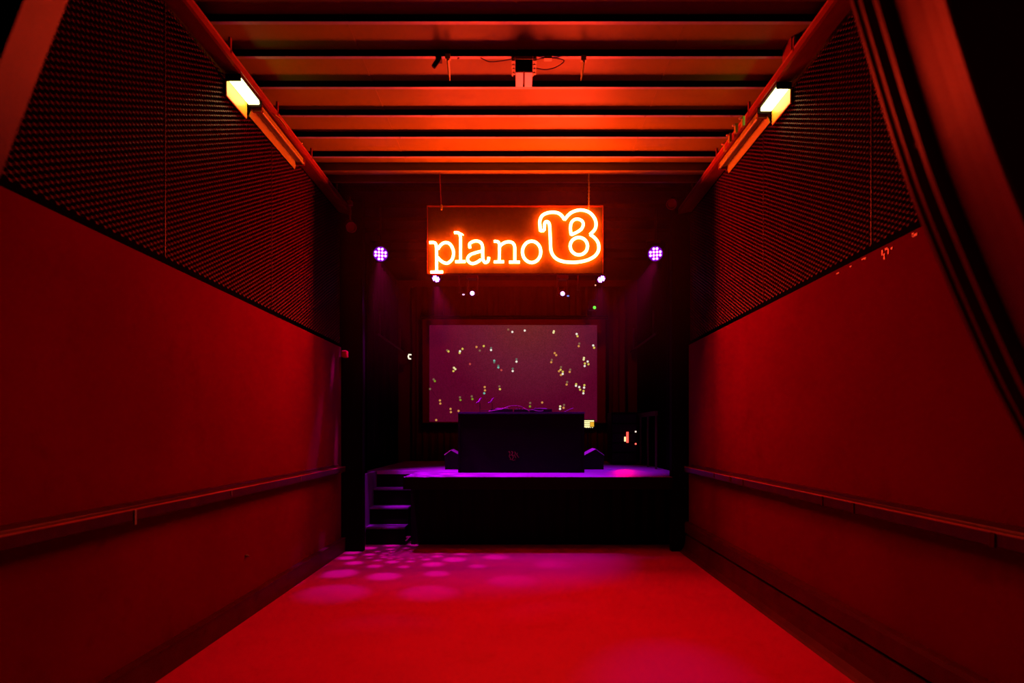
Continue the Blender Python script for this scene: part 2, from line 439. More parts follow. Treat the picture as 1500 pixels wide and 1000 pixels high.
# hanging box with two pale plates
c=at(767,108,4.86)
hb=thing('hanging_box',(c.x,4.88,4.50),'dark box with two pale plates and side brackets hanging from the central joists','box')
a=at(755,88,4.86); b=at(780,106,4.86)
MB().box(a.x,b.x,4.86,5.06,b.z+.012,4.497,bev=.006).build('body',[BLACK],hb)
for x0,x1 in ((755.3,766.3),(768.8,780)):
    zp=4.388; D0=(zp-CAMZ)*F/(632-106); D1=(zp-CAMZ)*F/(632-127.5)
    MB().box(at(x0,0,D0).x,at(x1,0,D0).x,D0,D1,zp,zp+.012,bev=.003).build('plate',[PLATE],hb)
for sgn,(x0,x1) in ((-1,(749.5,754.5)),(1,(781,786))):
    zp=4.47; D0=(zp-CAMZ)*F/(632-88); D1=(zp-CAMZ)*F/(632-112)
    a=at(x0,88,D0); b=at(x1,88,D0)
    m=MB().box(a.x,a.x+.008,D0,D1,zp,zp+.03).box(b.x-.010,b.x,D0,D1-.02,zp,zp+.03)
    for k in range(4):
        y=D0+(D1-D0)*(k+.1)/4
        m.box(a.x,b.x,y,y+.025,zp-.003,zp+.01)
    m.build('bracket',[FITTING],hb)
def curve(pts,n=8):
    P=[Vector(p) for p in pts]; out=[]
    for i in range(len(P)-1):
        p0=P[max(i-1,0)];p1=P[i];p2=P[i+1];p3=P[min(i+2,len(P)-1)]
        for k in range(n):
            t=k/n
            out.append(.5*((2*p1)+(-p0+p2)*t+(2*p0-5*p1+4*p2-p3)*t*t+(-p0+3*p1-3*p2+p3)*t**3))
    out.append(P[-1]); return out
w=wire(curve([at(x,y,4.85) for x,y in [(670,86),(682,81.5),(700,83),(716,90),(735,89),(752,86)]]),.004,'thin black cable looping along the joist left of the hanging box',CABLED,'cable')
w=wire(curve([at(x,y,4.85) for x,y in [(784,87),(800,85),(820,86),(826,90),(815,98),(800,102),(786,100)]]),.004,'thin black cable looping out from the right of the hanging box',CABLED,'cable')
MB_=MB().box(at(797,90,4.86).x,at(808,90,4.86).x,4.82,4.862,4.478,4.4995,bev=.002)
o=MB_.build('joist_tab',[FITTING]); tag(o,'tiny pale metal tab on the joist right of the hanging box','metal tab')

# ------------------------------------------------------------------ neon sign
SD=6.97
sg=thing('neon_sign',at(755,402,7.03),'glowing orange-white neon sign reading plano B hanging over the stage front','neon sign')
a=at(627.5,402,7.05); b=at(882,305.5,7.05)
MB().box(a.x,b.x,7.004,7.06,a.z,b.z,bev=.004).build('backboard',[BOARD],sg)
FRM=paint('sign_frame',(.03,.012,.001),.5,spec=.05)
MB().box(a.x-.006,a.x,6.956,7.06,a.z-.006,b.z+.006).box(b.x,b.x+.006,6.956,7.06,a.z-.006,b.z+.006).box(a.x,b.x,6.956,7.06,b.z,b.z+.006).box(a.x,b.x,7.025,7.06,a.z-.006,a.z).build('frame_lip',[FRM],sg)
def A(x,y): return at(620+x/8.336,295+y/8.336,SD)
def B(x,y): return at(755+x/8.336,295+y/8.336,SD)
R=.0155
def letter(lab,strokes):
    m=MB()
    for fn,pts,closed,r in strokes:
        P=[fn(*q) for q in pts]
        C=P if len(P)<3 else curve(P+([P[0]] if closed else []),5)
        if closed: C=C[:-1]
        m.tube(C,r,8,closed=closed)
    o=m.build('neon_letter',[NEON],sg,smooth=True); o['label']=lab
letter('neon letter p',[(A,[(75,502),(125,500),(150,515),(160,550),(162,640),(163,760),(163,850)],False,R),(A,[(90,862),(240,860)],False,R),
   (A,[(180,580),(215,530),(265,502),(320,515),(358,570),(370,635),(352,705),(300,752),(250,745),(205,715),(175,680)],False,R)])
letter('neon letter l',[(A,[(378,380),(425,382),(448,405),(455,460),(455,600),(455,720)],False,R),(A,[(450,385),(472,395),(490,412)],False,.006),(A,[(392,735),(515,733)],False,R)])
letter('neon letter a',[(A,[(570,568),(566,520),(600,492),(650,482),(700,500),(724,550),(726,640),(730,705),(755,745),(790,728),(800,682)],False,R),
   (A,[(715,605),(640,625),(575,650),(542,692),(555,735),(600,758),(655,742),(705,708)],False,R)])
letter('neon letter n',[(A,[(862,487),(905,489),(928,515),(930,580),(928,725)],False,R),(A,[(862,737),(985,735)],False,R),
   (A,[(938,545),(980,508),(1040,492),(1090,505),(1116,550),(1118,640),(1118,725)],False,R),(A,[(1048,740),(1180,740)],False,R)])
letter('neon letter o',[(B,[(198+112*math.cos(t*PI/8),615+130*math.sin(t*PI/8)) for t in range(16)],True,R*1.05)])
letter('large neon letter B outline',[
   (B,[(305,360),(300,300),(298,240),(320,182),(370,147),(440,132),(510,138),(560,168),(600,222)],False,R*1.05),
   (B,[(600,222),(650,162),(700,127),(765,107),(830,107),(900,132),(950,180),(980,240),(983,300),(962,352),(912,402)],False,R*1.05),
   (B,[(912,402),(960,438),(1000,485),(1018,545),(1012,605),(978,658),(920,698),(850,724),(760,740),(670,742),(580,732),(505,702),(455,650),(432,580),(428,480),(422,380),(418,300),(405,258),(378,245),(358,265),(354,310),(352,352)],False,R*1.05),
   (B,[(352,356),(305,358)],False,R),
   (B,[(680,408),(672,330),(682,262),(720,222),(770,216),(815,240),(828,288),(800,342),(740,380)],False,R),(B,[(740,380),(680,408)],False,R),
   (B,[(775+106*math.cos(t*PI/8),545+106*math.sin(t*PI/8)) for t in range(16)],True,R*1.05)])
# stand-offs
for fn,x,y in ((A,163,640),(A,455,560),(A,726,600),(A,928,600),(A,1118,600),(B,198,485),(B,428,480),(B,985,300),(B,775,651),(B,672,330)):
    q=fn(x,y); MB().tube([q+Vector((0,.01,0)),(q.x,7.008,q.z)],.005,6).build('standoff',[STEEL],sg)
# rod on the left, chain on the right
a=at(644,252,6.935); b=at(646.5,306,6.940)
MB().tube([a,b],.006,6).build('hanging_rod',[TRAY],sg)
MB().box(b.x-.008,b.x+.010,6.93,6.958,b.z-.01,b.z+.05,bev=.003).build('hook',[FITTING],sg)
chm=MB(); a=at(863,250,6.94); b=at(862.5,306,6.94); n=22
for k in range(n):
    c0=a.lerp(b,(k+.5)/n); h=(a.z-b.z)/n*.75; ww=.008
    ring=[]
    for t in range(8):
        u=ww*math.cos(t*PI/4); v=h*math.sin(t*PI/4)
        ring.append(c0+(Vector((u,0,v)) if k%2 else Vector((u*.4,u*.9,v))))
    chm.tube(ring,.0030,5,closed=True)
chm.build('hanging_chain',[FITTING],sg)

# ------------------------------------------------------------------ stage
ZS=.97
st=thing('stage',(0.2,9,0),'low black stage platform with violet-lit floor below the screen','stage')
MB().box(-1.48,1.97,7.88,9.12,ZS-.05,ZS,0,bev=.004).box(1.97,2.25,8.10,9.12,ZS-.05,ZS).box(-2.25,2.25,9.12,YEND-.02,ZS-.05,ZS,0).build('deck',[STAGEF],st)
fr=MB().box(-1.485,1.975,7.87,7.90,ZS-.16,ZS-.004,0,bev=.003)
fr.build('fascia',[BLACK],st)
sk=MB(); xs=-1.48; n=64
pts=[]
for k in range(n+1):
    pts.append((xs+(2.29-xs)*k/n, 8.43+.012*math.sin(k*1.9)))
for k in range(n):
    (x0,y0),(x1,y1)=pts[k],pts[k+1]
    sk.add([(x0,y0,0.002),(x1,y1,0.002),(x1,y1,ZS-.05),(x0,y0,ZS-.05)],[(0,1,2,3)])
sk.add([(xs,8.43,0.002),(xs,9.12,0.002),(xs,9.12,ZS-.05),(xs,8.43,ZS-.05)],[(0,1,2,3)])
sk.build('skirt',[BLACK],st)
# dark side between stage and left wall
MB().box(-2.40,-1.48,9.12,9.16,0,ZS-.05).build('side_panel',[BLACK],st)

sr=thing('stage_steps',(-1.85,8.75,0),'dark wooden steps with violet-lit treads climbing to the left end of the stage','steps')
ty=[8.40,8.64,8.87]; tz=[.245,.485,.73]
for k in range(3):
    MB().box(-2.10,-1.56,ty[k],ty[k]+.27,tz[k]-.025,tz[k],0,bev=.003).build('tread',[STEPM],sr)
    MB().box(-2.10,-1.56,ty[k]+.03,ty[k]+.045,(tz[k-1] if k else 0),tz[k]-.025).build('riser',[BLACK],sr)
e_=MB(); X0,X1=-2.16,-2.105
vs=[(8.38,0.0),(8.38,ZS*.5),(8.38,ZS-.005),(9.115,ZS-.005),(9.115,0)]
e_.add([(X0,y,z) for y,z in vs]+[(X1,y,z) for y,z in vs],[(0,1,2,3,4),(9,8,7,6,5)]+[(i,(i+1)%5,(i+1)%5+5,i+5) for i in range(5)])
e_.build('stringer',[STEPM],sr)

# curtains
def drape(name,x0,y0,x1,y1,z0,z1,lab,mat=DRAPE,folds=8,amp=.03,grp=None):
    m=MB(); n=folds*8; P=[]
    d=Vector((x1-x0,y1-y0,0)); L=d.length; nn=Vector((-d.y,d.x,0)).normalized()
    for k in range(n+1):
        t=k/n; ph=t*folds*2*PI
        off=amp*(math.sin(ph)+.35*math.sin(ph*2.3+1))
        P.append(Vector((x0,y0,0))+d*t+nn*off)
    nz=6
    vs=[]
    for j in range(nz+1):
        z=z0+(z1-z0)*j/nz
        for k,p in enumerate(P): vs.append((p.x+.006*math.sin(j*2.1+k*.7),p.y,z))
    w=n+1
    fs=[(j*w+k,j*w+k+1,(j+1)*w+k+1,(j+1)*w+k) for j in range(nz) for k in range(n)]
    m.add(vs,fs)
    o=m.build(name,[mat],smooth=True)
    md=o.modifiers.new('thick','SOLIDIFY'); md.thickness=.004
    c=Vector(((x0+x1)/2,(y0+y1)/2,z0)); o.data.transform(Matrix.Translation(-c)); o.location=c
    return tag(o,lab,'curtain',grp)
SAT = paint('satin_drape', (.06,.010,.08), .38, var=.3, scale=6, stretch=(1,1,.05), sheen=.3)
drape('stage_curtain',-2.235,7.05,-2.20,7.80,1.22,3.0,'narrow dark satin curtain hung against the left wall end with violet glints',SAT,5,.012,'curtains') if False else None
drape('stage_curtain',-2.36,8.2,-2.34,9.05,ZS-.9,4.3,'black stage curtain on the left side behind the wooden steps',DRAPE,7,.03,'curtains')
drape('stage_curtain',-2.33,9.5,-2.31,11.7,ZS+.01,4.3,'black curtain lining the far left side of the stage',DRAPE,12,.03,'curtains')
drape('stage_curtain',2.28,8.25,2.27,9.4,ZS+.01,4.3,'black stage curtain on the right side just inside the opening',DRAPE,7,.03,'curtains')
drape('stage_curtain',-2.1,12.08,2.1,12.08,ZS+.01,4.4,'wide dark red lit curtain covering the wall behind the screen',DRAPED,30,.02,'curtains')
drape('stage_curtain',-2.0,8.16,-1.86,8.20,.02,4.3,'slim satin curtain edge left of the steps with violet glints',SAT,3,.012,'curtains') if False else None

# ------------------------------------------------------------------ screen
SY=11.85
a=at(619,619,SY); b=at(887,467,SY)
sc_=thing('projection_screen',((a.x+b.x)/2,SY,(a.z+b.z)/2),'large dim violet projection screen with scattered coloured dots behind the booth','screen')
MB().box(a.x,b.x,SY,SY+.03,a.z,b.z).build('screen_cloth',[SCRB],sc_)
MB().tube([(a.x-.05,SY+.01,b.z+.03),(b.x+.05,SY+.01,b.z+.03)],.04,12).build('roller_case',[BLACK],sc_,smooth=True)
MB().box(a.x,b.x,SY-.01,SY+.03,a.z-.03,a.z,bev=.005).build('bottom_bar',[BLACK],sc_)
a=at(629,617.5,SY); b=at(874.5,476,SY)
pic=MB().box(a.x,b.x,SY-.006,SY-.001,a.z,b.z).build('picture',[IMAGE],sc_)
dotc={'w':((1,.95,.8),.85),'y':((1,.8,.12),.65),'o':((1,.45,.1),.6),'g':((.4,.6,.03),.45),'c':((.2,.75,.6),.6),'r':((.8,.1,.08),.55),'d':((.35,.22,.12),.5),'t':((.12,.28,.22),.5),'p':((1,.9,.4),.8)}
dots='744.5,482.5,d 750.5,486,w 657,514.5,y 655,513,d 673.8,514.3,w 673.3,516.7,y 677.5,510.8,y 698,508,o 708.7,506.7,y 702.8,513.3,d 719.3,512.5,w 719.3,509.5,t 724,528,c 724,530.5,t 730,538,c 730,535.5,t 734.4,542,r 688.5,533,r 756.6,529.5,w 756.6,526,t 751,543.3,w 751,539.8,t 665,538.5,p 667,540.5,p 664.2,543.3,y 635.2,555.5,d 637,558,g 768.7,484,w 811.3,485,p 810.8,487,p 844.7,489,w 846,492.3,y 847.7,506.8,o 848.5,503,d 869,505.8,w 870.3,509.2,y 812.5,517,o 814.8,520,o 807.5,530.3,o 808.3,527,d 821.8,537.5,d 818.8,543.5,o 821.2,541.4,y 824.4,544.3,y 824.2,547.5,w 821.7,549,o 834.5,544.5,o 835.2,541.2,d 855.4,524,p 855,526.5,p 860.8,529.3,w 856.7,532.2,y 862,533.3,y 856.4,535.8,w 830,563,o 830.8,559.3,d 844,562.5,y 843.7,564.8,w 848.5,566.7,w 849.8,570.5,y 856,564,y 855.6,567.5,w 854.8,572.5,y 854.5,575.8,w 710,566.7,o 710.5,571.5,o 709.3,575.8,c 731.5,565.7,d 732.3,569.8,y 673.7,581.7,d 674.5,585.6,g 691,580.3,d 692,584.3,g 644.5,586.3,o 645,590.8,o 660,598.7,o 660.5,603.4,o 671.7,601.6,o 639,615,o 630,569.5,d 776.6,590,d 776.3,595,g 794.2,589.3,o 820.6,595,p 820.4,598.7,w 826.2,593,d 825.5,597,o'
keys=list(dotc); mats=[glow('dot_'+k,dotc[k][0],dotc[k][1]) for k in keys]
for tkn in dots.split():
    x,y,k=tkn.split(','); c0=at(float(x),float(y),SY-.009)
    MB().lathe([(.021,0),(.021,.003)],Matrix.Translation(c0)@Matrix.Rotation(PI/2,4,'X'),12).build('light_dot',[mats[keys.index(k)]],pic)
# diagonal creases of the cloth
MB().tube([at(620,553,SY-.01),at(630,568,SY-.01),at(640,582,SY-.01)],.002,4).build('crease',[SCRB],sc_)

# ------------------------------------------------------------------ DJ booth
BD=8.66
a=at(671,692,BD); b=at(856,603,BD)
bo=thing('dj_booth',((a.x+b.x)/2,9.0,ZS),'wide plain black DJ booth with a faint crest standing centre stage','dj booth')
x0,x1=a.x,b.x; ZT=b.z
MB().box(x0+.01,x1-.01,BD+.01,BD+.03,ZS,ZT-.03,bev=.003).build('front_panel',[BLACK],bo)
for x in (x0,x1-.03): MB().box(x,x+.03,BD,9.32,ZS,ZT-.03,bev=.003).build('side_panel',[BLACK],bo)
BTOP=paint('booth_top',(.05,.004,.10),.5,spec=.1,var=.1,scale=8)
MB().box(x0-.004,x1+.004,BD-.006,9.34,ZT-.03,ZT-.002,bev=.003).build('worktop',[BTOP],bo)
# crest: shield outline with two rampant strokes
cr=MB(); cc=at(752,667,BD)
CR=paint('crest_bronze',(.30,.20,.03),.4,metal=.3,var=.4,scale=60)
def cs(pts,r): cr.tube(curve([Vector((cc.x+x*.0096,BD+.008,cc.z+z*.0096)) for x,z in pts],4),r,5)
cs([(-7,5),(-6,6),(-5,3),(-6,-1),(-4,-5),(-5,-6)],.004); cs([(-3,6),(-1,5),(-2,1),(0,-2),(-2,-6)],.005); cs([(2,6),(3,3),(2,0),(4,-4)],.004); cs([(6,4),(5,1),(8,-3)],.0035); cs([(-5,0),(-2,1),(1,0)],.003); cs([(-3,-6),(0,-7),(3,-6)],.003)
cr.build('crest',[CR],bo,smooth=True)

# players and mixer on the booth (only their top edges rise above the front)
def player(xc,lab):
    e=thing('media_player',(xc,9.0,ZT),lab,'media player','players on the booth')
    MB().box(xc-.16,xc+.16,8.80,9.20,ZT,ZT+.045,bev=.006).build('body',[GEAR],e)
    MB().lathe([(.10,0),(.10,.012),(.085,.017),(.02,.017)],Matrix.Translation((xc,8.97,ZT+.045)),28).build('jog_wheel',[GEARL],e,smooth=True)
    b2=MB(); 
    b2.add([(xc-.08,9.10,ZT+.045),(xc+.08,9.10,ZT+.045),(xc+.08,9.19,ZT+.075),(xc-.08,9.19,ZT+.075),(xc-.08,9.19,ZT+.045),(xc+.08,9.19,ZT+.045)],[(0,1,2,3),(3,2,5,4),(0,3,4),(1,5,2),(0,4,5,1)])
    b2.build('display',[GEARL],e)
    return e
pc=player(at(735,600,8.9).x,'black media player left of the mixer on the booth')
copy_thing(pc,(at(792,600,8.9).x,9.0,ZT),'black media player right of the mixer on the booth')
mx=thing('mixer',(at(763.5,600,8.9).x,9.0,ZT),'black mixer with small knobs in the middle of the booth','mixer')
xm=mx.location.x
MB().box(xm-.105,xm+.105,8.80,9.20,ZT,ZT+.04,bev=.005).build('body',[GEAR],mx)
for i in range(4):
    for j in range(3):
        MB().lathe([(.009,0),(.008,.018),(.003,.02)],Matrix.Translation((xm-.07+.046*i,8.93+.08*j,ZT+.04)),8).build('knob',[GEARL],mx)
for i in range(2): MB().box(xm-.06+.1*i,xm-.045+.1*i,8.84,8.87,ZT+.04,ZT+.055).build('fader',[GEARL],mx)
# arched cable
P=[at(x,y,8.78) for x,y in [(716,602.3),(725,600.5),(735,599),(741,596.5),(748,594.3),(756,594),(764,595.5),(770,599),(775,601)]]
o=MB().tube(curve(P,6),.006,6).build('cable',[CABLEM],smooth=True); c0=P[0].copy(); o.data.transform(Matrix.Translation(-c0)); o.location=c0
tag(o,'violet-lit cable arching over the mixer on the booth','cable')
P=[at(x,y,8.74) for x,y in [(775,600.5),(780,600),(786,601.5),(792,602),(796,601)]]
o=MB().tube(curve(P,5),.007,6).build('headphones_cable',[CABLEM],smooth=True); c0=P[0].copy(); o.data.transform(Matrix.Translation(-c0)); o.location=c0
tag(o,'magenta-lit cable bundle lying right of the mixer','cable')
# laptop stand
ls=thing('laptop_stand',(at(709,600,9.27).x,9.27,ZT),'empty two-armed laptop stand near the left end of the booth','laptop stand')
for x in (703,721):
    f0=at(x,603,9.27); f1=at(x,590,9.27)
    MB().tube([(f1.x,9.27,ZT),(f1.x,9.27,f1.z)],.005,6).build('upright',[GEAR],ls)
    q=[at(x-6,590,9.25),at(x-2,588.5,9.24),at(x+.5,584,9.28),at(x+2.5,582.5,9.29)]
    MB().tube(q,[.008,.010,.010,.008],6).build('arm',[GEARL],ls)
q0=at(703,601.5,9.27); q1=at(721,601.5,9.27)
MB().tube([q0,q1],.005,6).build('crossbar',[GEAR],ls)
# thin angled rod at right end of the booth
o=MB().tube([at(848,602.8,8.9),at(856-5,600.5,8.95),at(841,602,8.9)],.003,5) if False else MB().tube([at(827,602.8,8.85),at(833,600,8.9),at(840,597.3,8.98)],.0045,6)
o=o.build('microphone_arm',[GEARL]); c0=at(827,602.8,8.85); o.data.transform(Matrix.Translation(-c0)); o.location=c0; tag(o,'thin slanted violet-lit arm rising at the right end of the booth','microphone arm')
o=MB().lathe([(.014,0),(.016,.01),(.012,.03)],Matrix.Translation((at(672.5,601,8.75).x,8.75,ZT)),12).build('cap',[paint('peach_cap',(.8,.45,.2),.4)]) if False else None

# small lit display on a stand right of the booth
d0=at(855,626,10.1); d1=at(870,615,10.1)
dp=thing('display_stand',(1.14,10.15,ZS),'small bright yellow control display on a stand just right of the booth','display')
MB().box(d0.x-.012,d1.x+.012,10.10,10.13,d0.z-.012,d1.z+.012,bev=.003).build('casing',[BLACK],dp)
sb=MB(); W=d1.x-d0.x; H=d1.z-d0.z
for k in range(4):
    z=d0.z+H*(k*.25+.03); sb.box(d0.x,d0.x+W*(.6 if k<3 else 1),10.092,10.098,z,z+H*.19,0)
sb.box(d0.x+W*.63,d1.x,10.092,10.098,d0.z+H*.12,d0.z+H*.74,1)
for k in range(4): sb.box(d0.x+W*(.2+.2*k),d0.x+W*(.3+.2*k),10.091,10.096,d0.z-.004,d0.z+H*.04,0)
sb.build('lit_panel',[SCRY,SCRO],dp)
MB().tube([(1.14,10.15,ZS+.02),(1.14,10.15,d0.z)],.012,8).build('pole',[BLACK],dp)
MB().lathe([(.13,0),(.13,.015),(.03,.03),(.014,.05)],Matrix.Translation((1.14,10.15,ZS)),20).build('base',[BLACK],dp)

# wedge monitors
def wedge(px_l,py_l,px_p,py_p,px_r,py_r,base,D,lab,inner_thick):
    l_=at(px_l,py_l,D); p_=at(px_p,py_p,D); r_=at(px_r,py_r,D); zb=ZS
    e=thing('stage_monitor',((l_.x+r_.x)/2,D+.2,zb),lab,'stage monitor','wedge monitors')
    MB().prism([(l_.x+.01,zb),(l_.x,l_.z),(p_.x,p_.z),(r_.x,r_.z),(r_.x-.01,zb)],D,D+.45).build('cabinet',[BLACK],e)
    MB().prism([(l_.x,l_.z+.002),(p_.x,p_.z+.002),(p_.x,p_.z+.010),(l_.x-.003,l_.z+.010)],D-.004,D+.45).build('lit_edge',[inner_thick],e)
    MB().prism([(p_.x,p_.z+.002),(r_.x,r_.z+.002),(r_.x+.003,r_.z+.008),(p_.x,p_.z+.010)],D-.004,D+.45).build('edge_trim',[GEARL],e)
PEACH=paint('peach_lit_edge',(1,.9,.6),.4,var=.05)  # pale colour that paints the light caught by the left monitor's top edge
VIOL=paint('violet_lit_edge',(.9,.06,1),.4,var=.1,scale=20)  # violet stage light on the right monitor's top edge, put into the colour
wedge(651,666.5,660.5,659.5,676,668,686,9.42,'black wedge stage monitor left of the booth with a pale lit top edge',PEACH)
wedge(850,670,872.5,658,885,667,690,9.42,'black wedge stage monitor right of the booth with a violet lit top edge',VIOL)
o=MB().box(at(889,686,9.4).x,at(896,686,9.4).x,9.38,9.46,ZS,ZS+.012,bev=.003).build('floor_plug',[paint('bluish_grey',(.35,.5,.6),.4)])
tag(o,'tiny pale bluish strip lying on the stage right of the right monitor','floor plug')

# equipment rack on the right with red meter
rx0,rx1=1.62,2.07
rk=thing('equipment_rack',(1.88,11.0,ZS),'dark equipment rack with a glowing red meter at the right of the stage','equipment rack')
m=MB()
MB().box(rx0,rx1,10.75,11.25,ZS+.02,ZS+.92,bev=.01).build('cabinet',[BLACK],rk)
for k in range(5): MB().box(rx0+.02,rx1-.02,10.735,10.755,ZS+.06+.17*k,ZS+.20+.17*k,bev=.003).build('unit_panel',[GEAR],rk)
p0=at(918,648,10.70); p1=at(921,632,10.70)
sb=MB(); nn=9
for k in range(nn):
    z=p0.z+(p1.z-p0.z)*k/nn; sb.box(p0.x,p1.x,10.715,10.733,z,z+(p1.z-p0.z)/nn*.7)
sb.build('level_meter',[REDL],rk)
p0=at(914.8,646.5,10.70); p1=at(917.2,639.5,10.70)
MB().box(p0.x,p1.x,10.715,10.733,p0.z,p1.z).build('indicator',[SCRY],rk)
for (x,y,mt) in ((945,650,WHITEL),(948,650,REDL),(934.5,632,WHITEL)):
    q=at(x,y,10.70); q.x=min(q.x,rx1-.03)
    MB().box(q.x-.012,q.x+.012,10.715,10.733,q.z-.012,q.z+.012,bev=.003).build('indicator',[mt],rk)
# side bar with uprights on right stage wall
gr=thing('guard_rail',(2.16,10.4,1.85),'dull metal guard rail with short uprights along the right stage side','rail')
SRM=paint('dull_bar',(.07,.006,.03),.5,spec=.1,var=.3,scale=12)
MB().box(2.10,2.14,9.45,11.6,1.80,1.87,bev=.004).build('top_bar',[SRM],gr)
for y in (9.5,10.1,10.7,11.5): MB().box(2.11,2.135,y-.015,y+.015,ZS,1.80).build('upright',[SRM],gr)
for s,x in (('left',-2.24),('right',2.17)):
    e=thing('wall_pipe',(x,10.8,3.1),'thin dull pipe high along the %s side of the stage'%s,'pipe','side pipes')
    MB().tube([(x,9.7,3.1),(x,11.9,3.1)],.016,8).build('tube',[SRM],e,smooth=True)
    for y in (9.9,11.6): MB().box(x-.012,x+.012,y-.012,y+.012,3.1,3.5).build('bracket',[SRM],e)
# small C-shaped lit lamp at the left
q=at(600,522,11.7)
cl=thing('wall_lamp',q,'tiny white lit C-shaped lamp on the dark left stage side','lamp')
MB().tube([at(602.5,519.5,11.7),at(599,519,11.7),at(598,522,11.7),at(599,525,11.7),at(602,525.5,11.7)],.014,6).build('lit_tube',[glow('c_lamp',(1,.85,.6),1.4)],cl)
MB().box(q.x-.05,q.x+.05,11.72,11.76,q.z-.08,q.z+.08,bev=.005).build('backplate',[BLACK],cl)
MB().box(q.x-.01,q.x+.01,11.74,12.07,q.z-.01,q.z+.01).build('bracket',[BLACK],cl)
# small red-lit box on the left return
q=at(506,519,7.93)
o=MB().box(q.x-.035,q.x+.035,7.86,7.95,q.z-.045,q.z+.045,bev=.012).build('wall_box',[paint('red_box',(.5,.02,.03),.5)])
c0=Vector((q.x,7.95,q.z)); o.data.transform(Matrix.Translation(-c0)); o.location=c0; tag(o,'small dull red box on the black return left of the stage','wall box')

# ------------------------------------------------------------------ LED par lights
LEDP=[(-.5,1.5),(.5,1.5),(-1.5,.5),(-.5,.5),(.5,.5),(1.5,.5),(-1.5,-.5),(-.5,-.5),(.5,-.5),(1.5,-.5),(-.5,-1.5),(.5,-1.5)]
def lookrot(frm,to):
    d=(Vector(to)-Vector(frm)).normalized()
    return d.to_track_quat('-Z','Y').to_euler()
def par(name,loc,aim,r,lab,cat,group,ztop=ZC-.03):
    """body looks along local -Z of its own parts; parts are built in world space"""
    e=thing(name,loc,lab,cat,group)
    M=Matrix.Translation(Vector(loc))@lookrot(loc,aim).to_matrix().to_4x4()
    MB().lathe([(r*.55,r*1.7),(r*.8,r*1.5),(r*1.05,r*.7),(r*1.15,0),(r*1.15,-r*.25),(r*1.05,-r*.27),(r*1.0,-.0)],M,28).build('housing',[GEAR],e,smooth=True)
    MB().lathe([(r*1.1,-.001),(r*1.1,-.004)],M,28).build('halo_plate',[HALO],e)  # wide plate whose colour carries the LED halo
    pitch=r*.46
    m=MB()
    for (u,v) in LEDP:
        m.lathe([(pitch*.36,-.003),(pitch*.36,-.014),(pitch*.25,-.022),(pitch*.05,-.026)],M@Matrix.Translation((u*pitch*.98,v*pitch*.98,0)),10)
    m.build('led_cluster',[LED],e,smooth=True)
    L=Vector(loc); side=(M.to_3x3()@Vector((1,0,0)))
    y=MB().tube([L+side*r*1.2,L+side*r*1.25+Vector((0,0,r*1.9)),L-side*r*1.25+Vector((0,0,r*1.9)),L-side*r*1.2],.008,6)
    y.build('yoke',[GEAR],e)
    MB().tube([L+Vector((0,0,r*1.9)),(L.x,L.y,ztop)],.012,8).build('hanger',[GEAR],e)
    return e
P1=at(557.5,372,8.02); P2=at(960,371.5,8.02)
par('par_light',P1,(0,0,1.9),.092,'lit violet LED par light hanging left of the neon sign','par light','large par lights')
par('par_light',P2,(0,0,1.9),.092,'lit violet LED par light hanging right of the neon sign','par light','large par lights')
P3=at(639,407.5,8.6); P4=at(880.5,408,8.6)
par('par_light',P3,(P3.x-.7,7.0,1.6),.060,'tilted lit violet LED light just below the left end of the sign','par light','small par lights')
par('par_light',P4,(P4.x+.7,7.0,1.6),.060,'tilted lit violet LED light just below the right end of the sign','par light','small par lights')

def moving_head(px,py,D,lab,lens_mat,px2,py2,aux,flip):
    p=at(px,py,D); e=thing('moving_head',(p.x,D,p.z+.22),lab,'moving head light','moving heads')
    MB().box(p.x-.09,p.x+.09,D-.08,D+.10,p.z+.22,p.z+.30,bev=.012).build('base',[GEAR],e)
    for s in (-1,1): MB().box(p.x+s*.078-.012,p.x+s*.078+.012,D-.03,D+.05,p.z-.03,p.z+.22,bev=.006).build('yoke_arm',[GEAR],e)
    M=Matrix.Translation(p)@lookrot(p,(p.x+flip*.6,0,0.8)).to_matrix().to_4x4()
    MB().lathe([(.04,.12),(.062,.09),(.062,-.02),(.05,-.05),(.035,-.052)],M,20).build('head',[GEAR],e,smooth=True)
    MB().lathe([(.034,-.052),(.030,-.062),(.01,-.07)],M,16).build('lens',[lens_mat],e,smooth=True)
    q=at(px2,py2,D-.1)
    MB().box(q.x-.018,q.x+.018,D-.12,D-.10,q.z-.010,q.z+.010,bev=.004).build('indicator',[aux],e)
    MB().tube([(q.x,D-.10,q.z),(q.x,D-.02,p.z-.03),(p.x,D,p.z)],.006,5).build('lead',[GEAR],e)
    MB().tube([(p.x,D,p.z+.30),(p.x,D,ZC-.02)],.012,8).build('hanger',[GEAR],e)
MHL=glow('head_lens',(.7,.3,1.0),6.0)
moving_head(692,429,10.0,'small moving head light with a bright violet lens hanging left of centre over the stage',MHL,679,431.5,glow('pink_spot',(1,.5,.9),1.4),.4)
moving_head(824,429.5,10.0,'small moving head light with a blue indicator hanging right of centre over the stage',MHL,832,433.5,BLUEL,-.4)
# slim violet-lit drop bars beside the heads
for (x,y0,y1,lab) in ((672.5,404,428,'slim violet-lit drop bar left of the left moving head'),(846.5,404,424,'slim violet-lit drop bar right of the right moving head')):
    a=at(x,y0,9.9); b=at(x,y1,9.9)
    e=thing('drop_bar',b,lab,'drop bar','drop bars')
    MB().tube([b,(a.x,9.9,ZC-.02)],.010,6).build('tube',[SRM],e)
    MB().box(b.x-.012,b.x+.035,9.88,9.92,b.z-.01,b.z+.10,bev=.005).build('clamp',[GEAR],e)
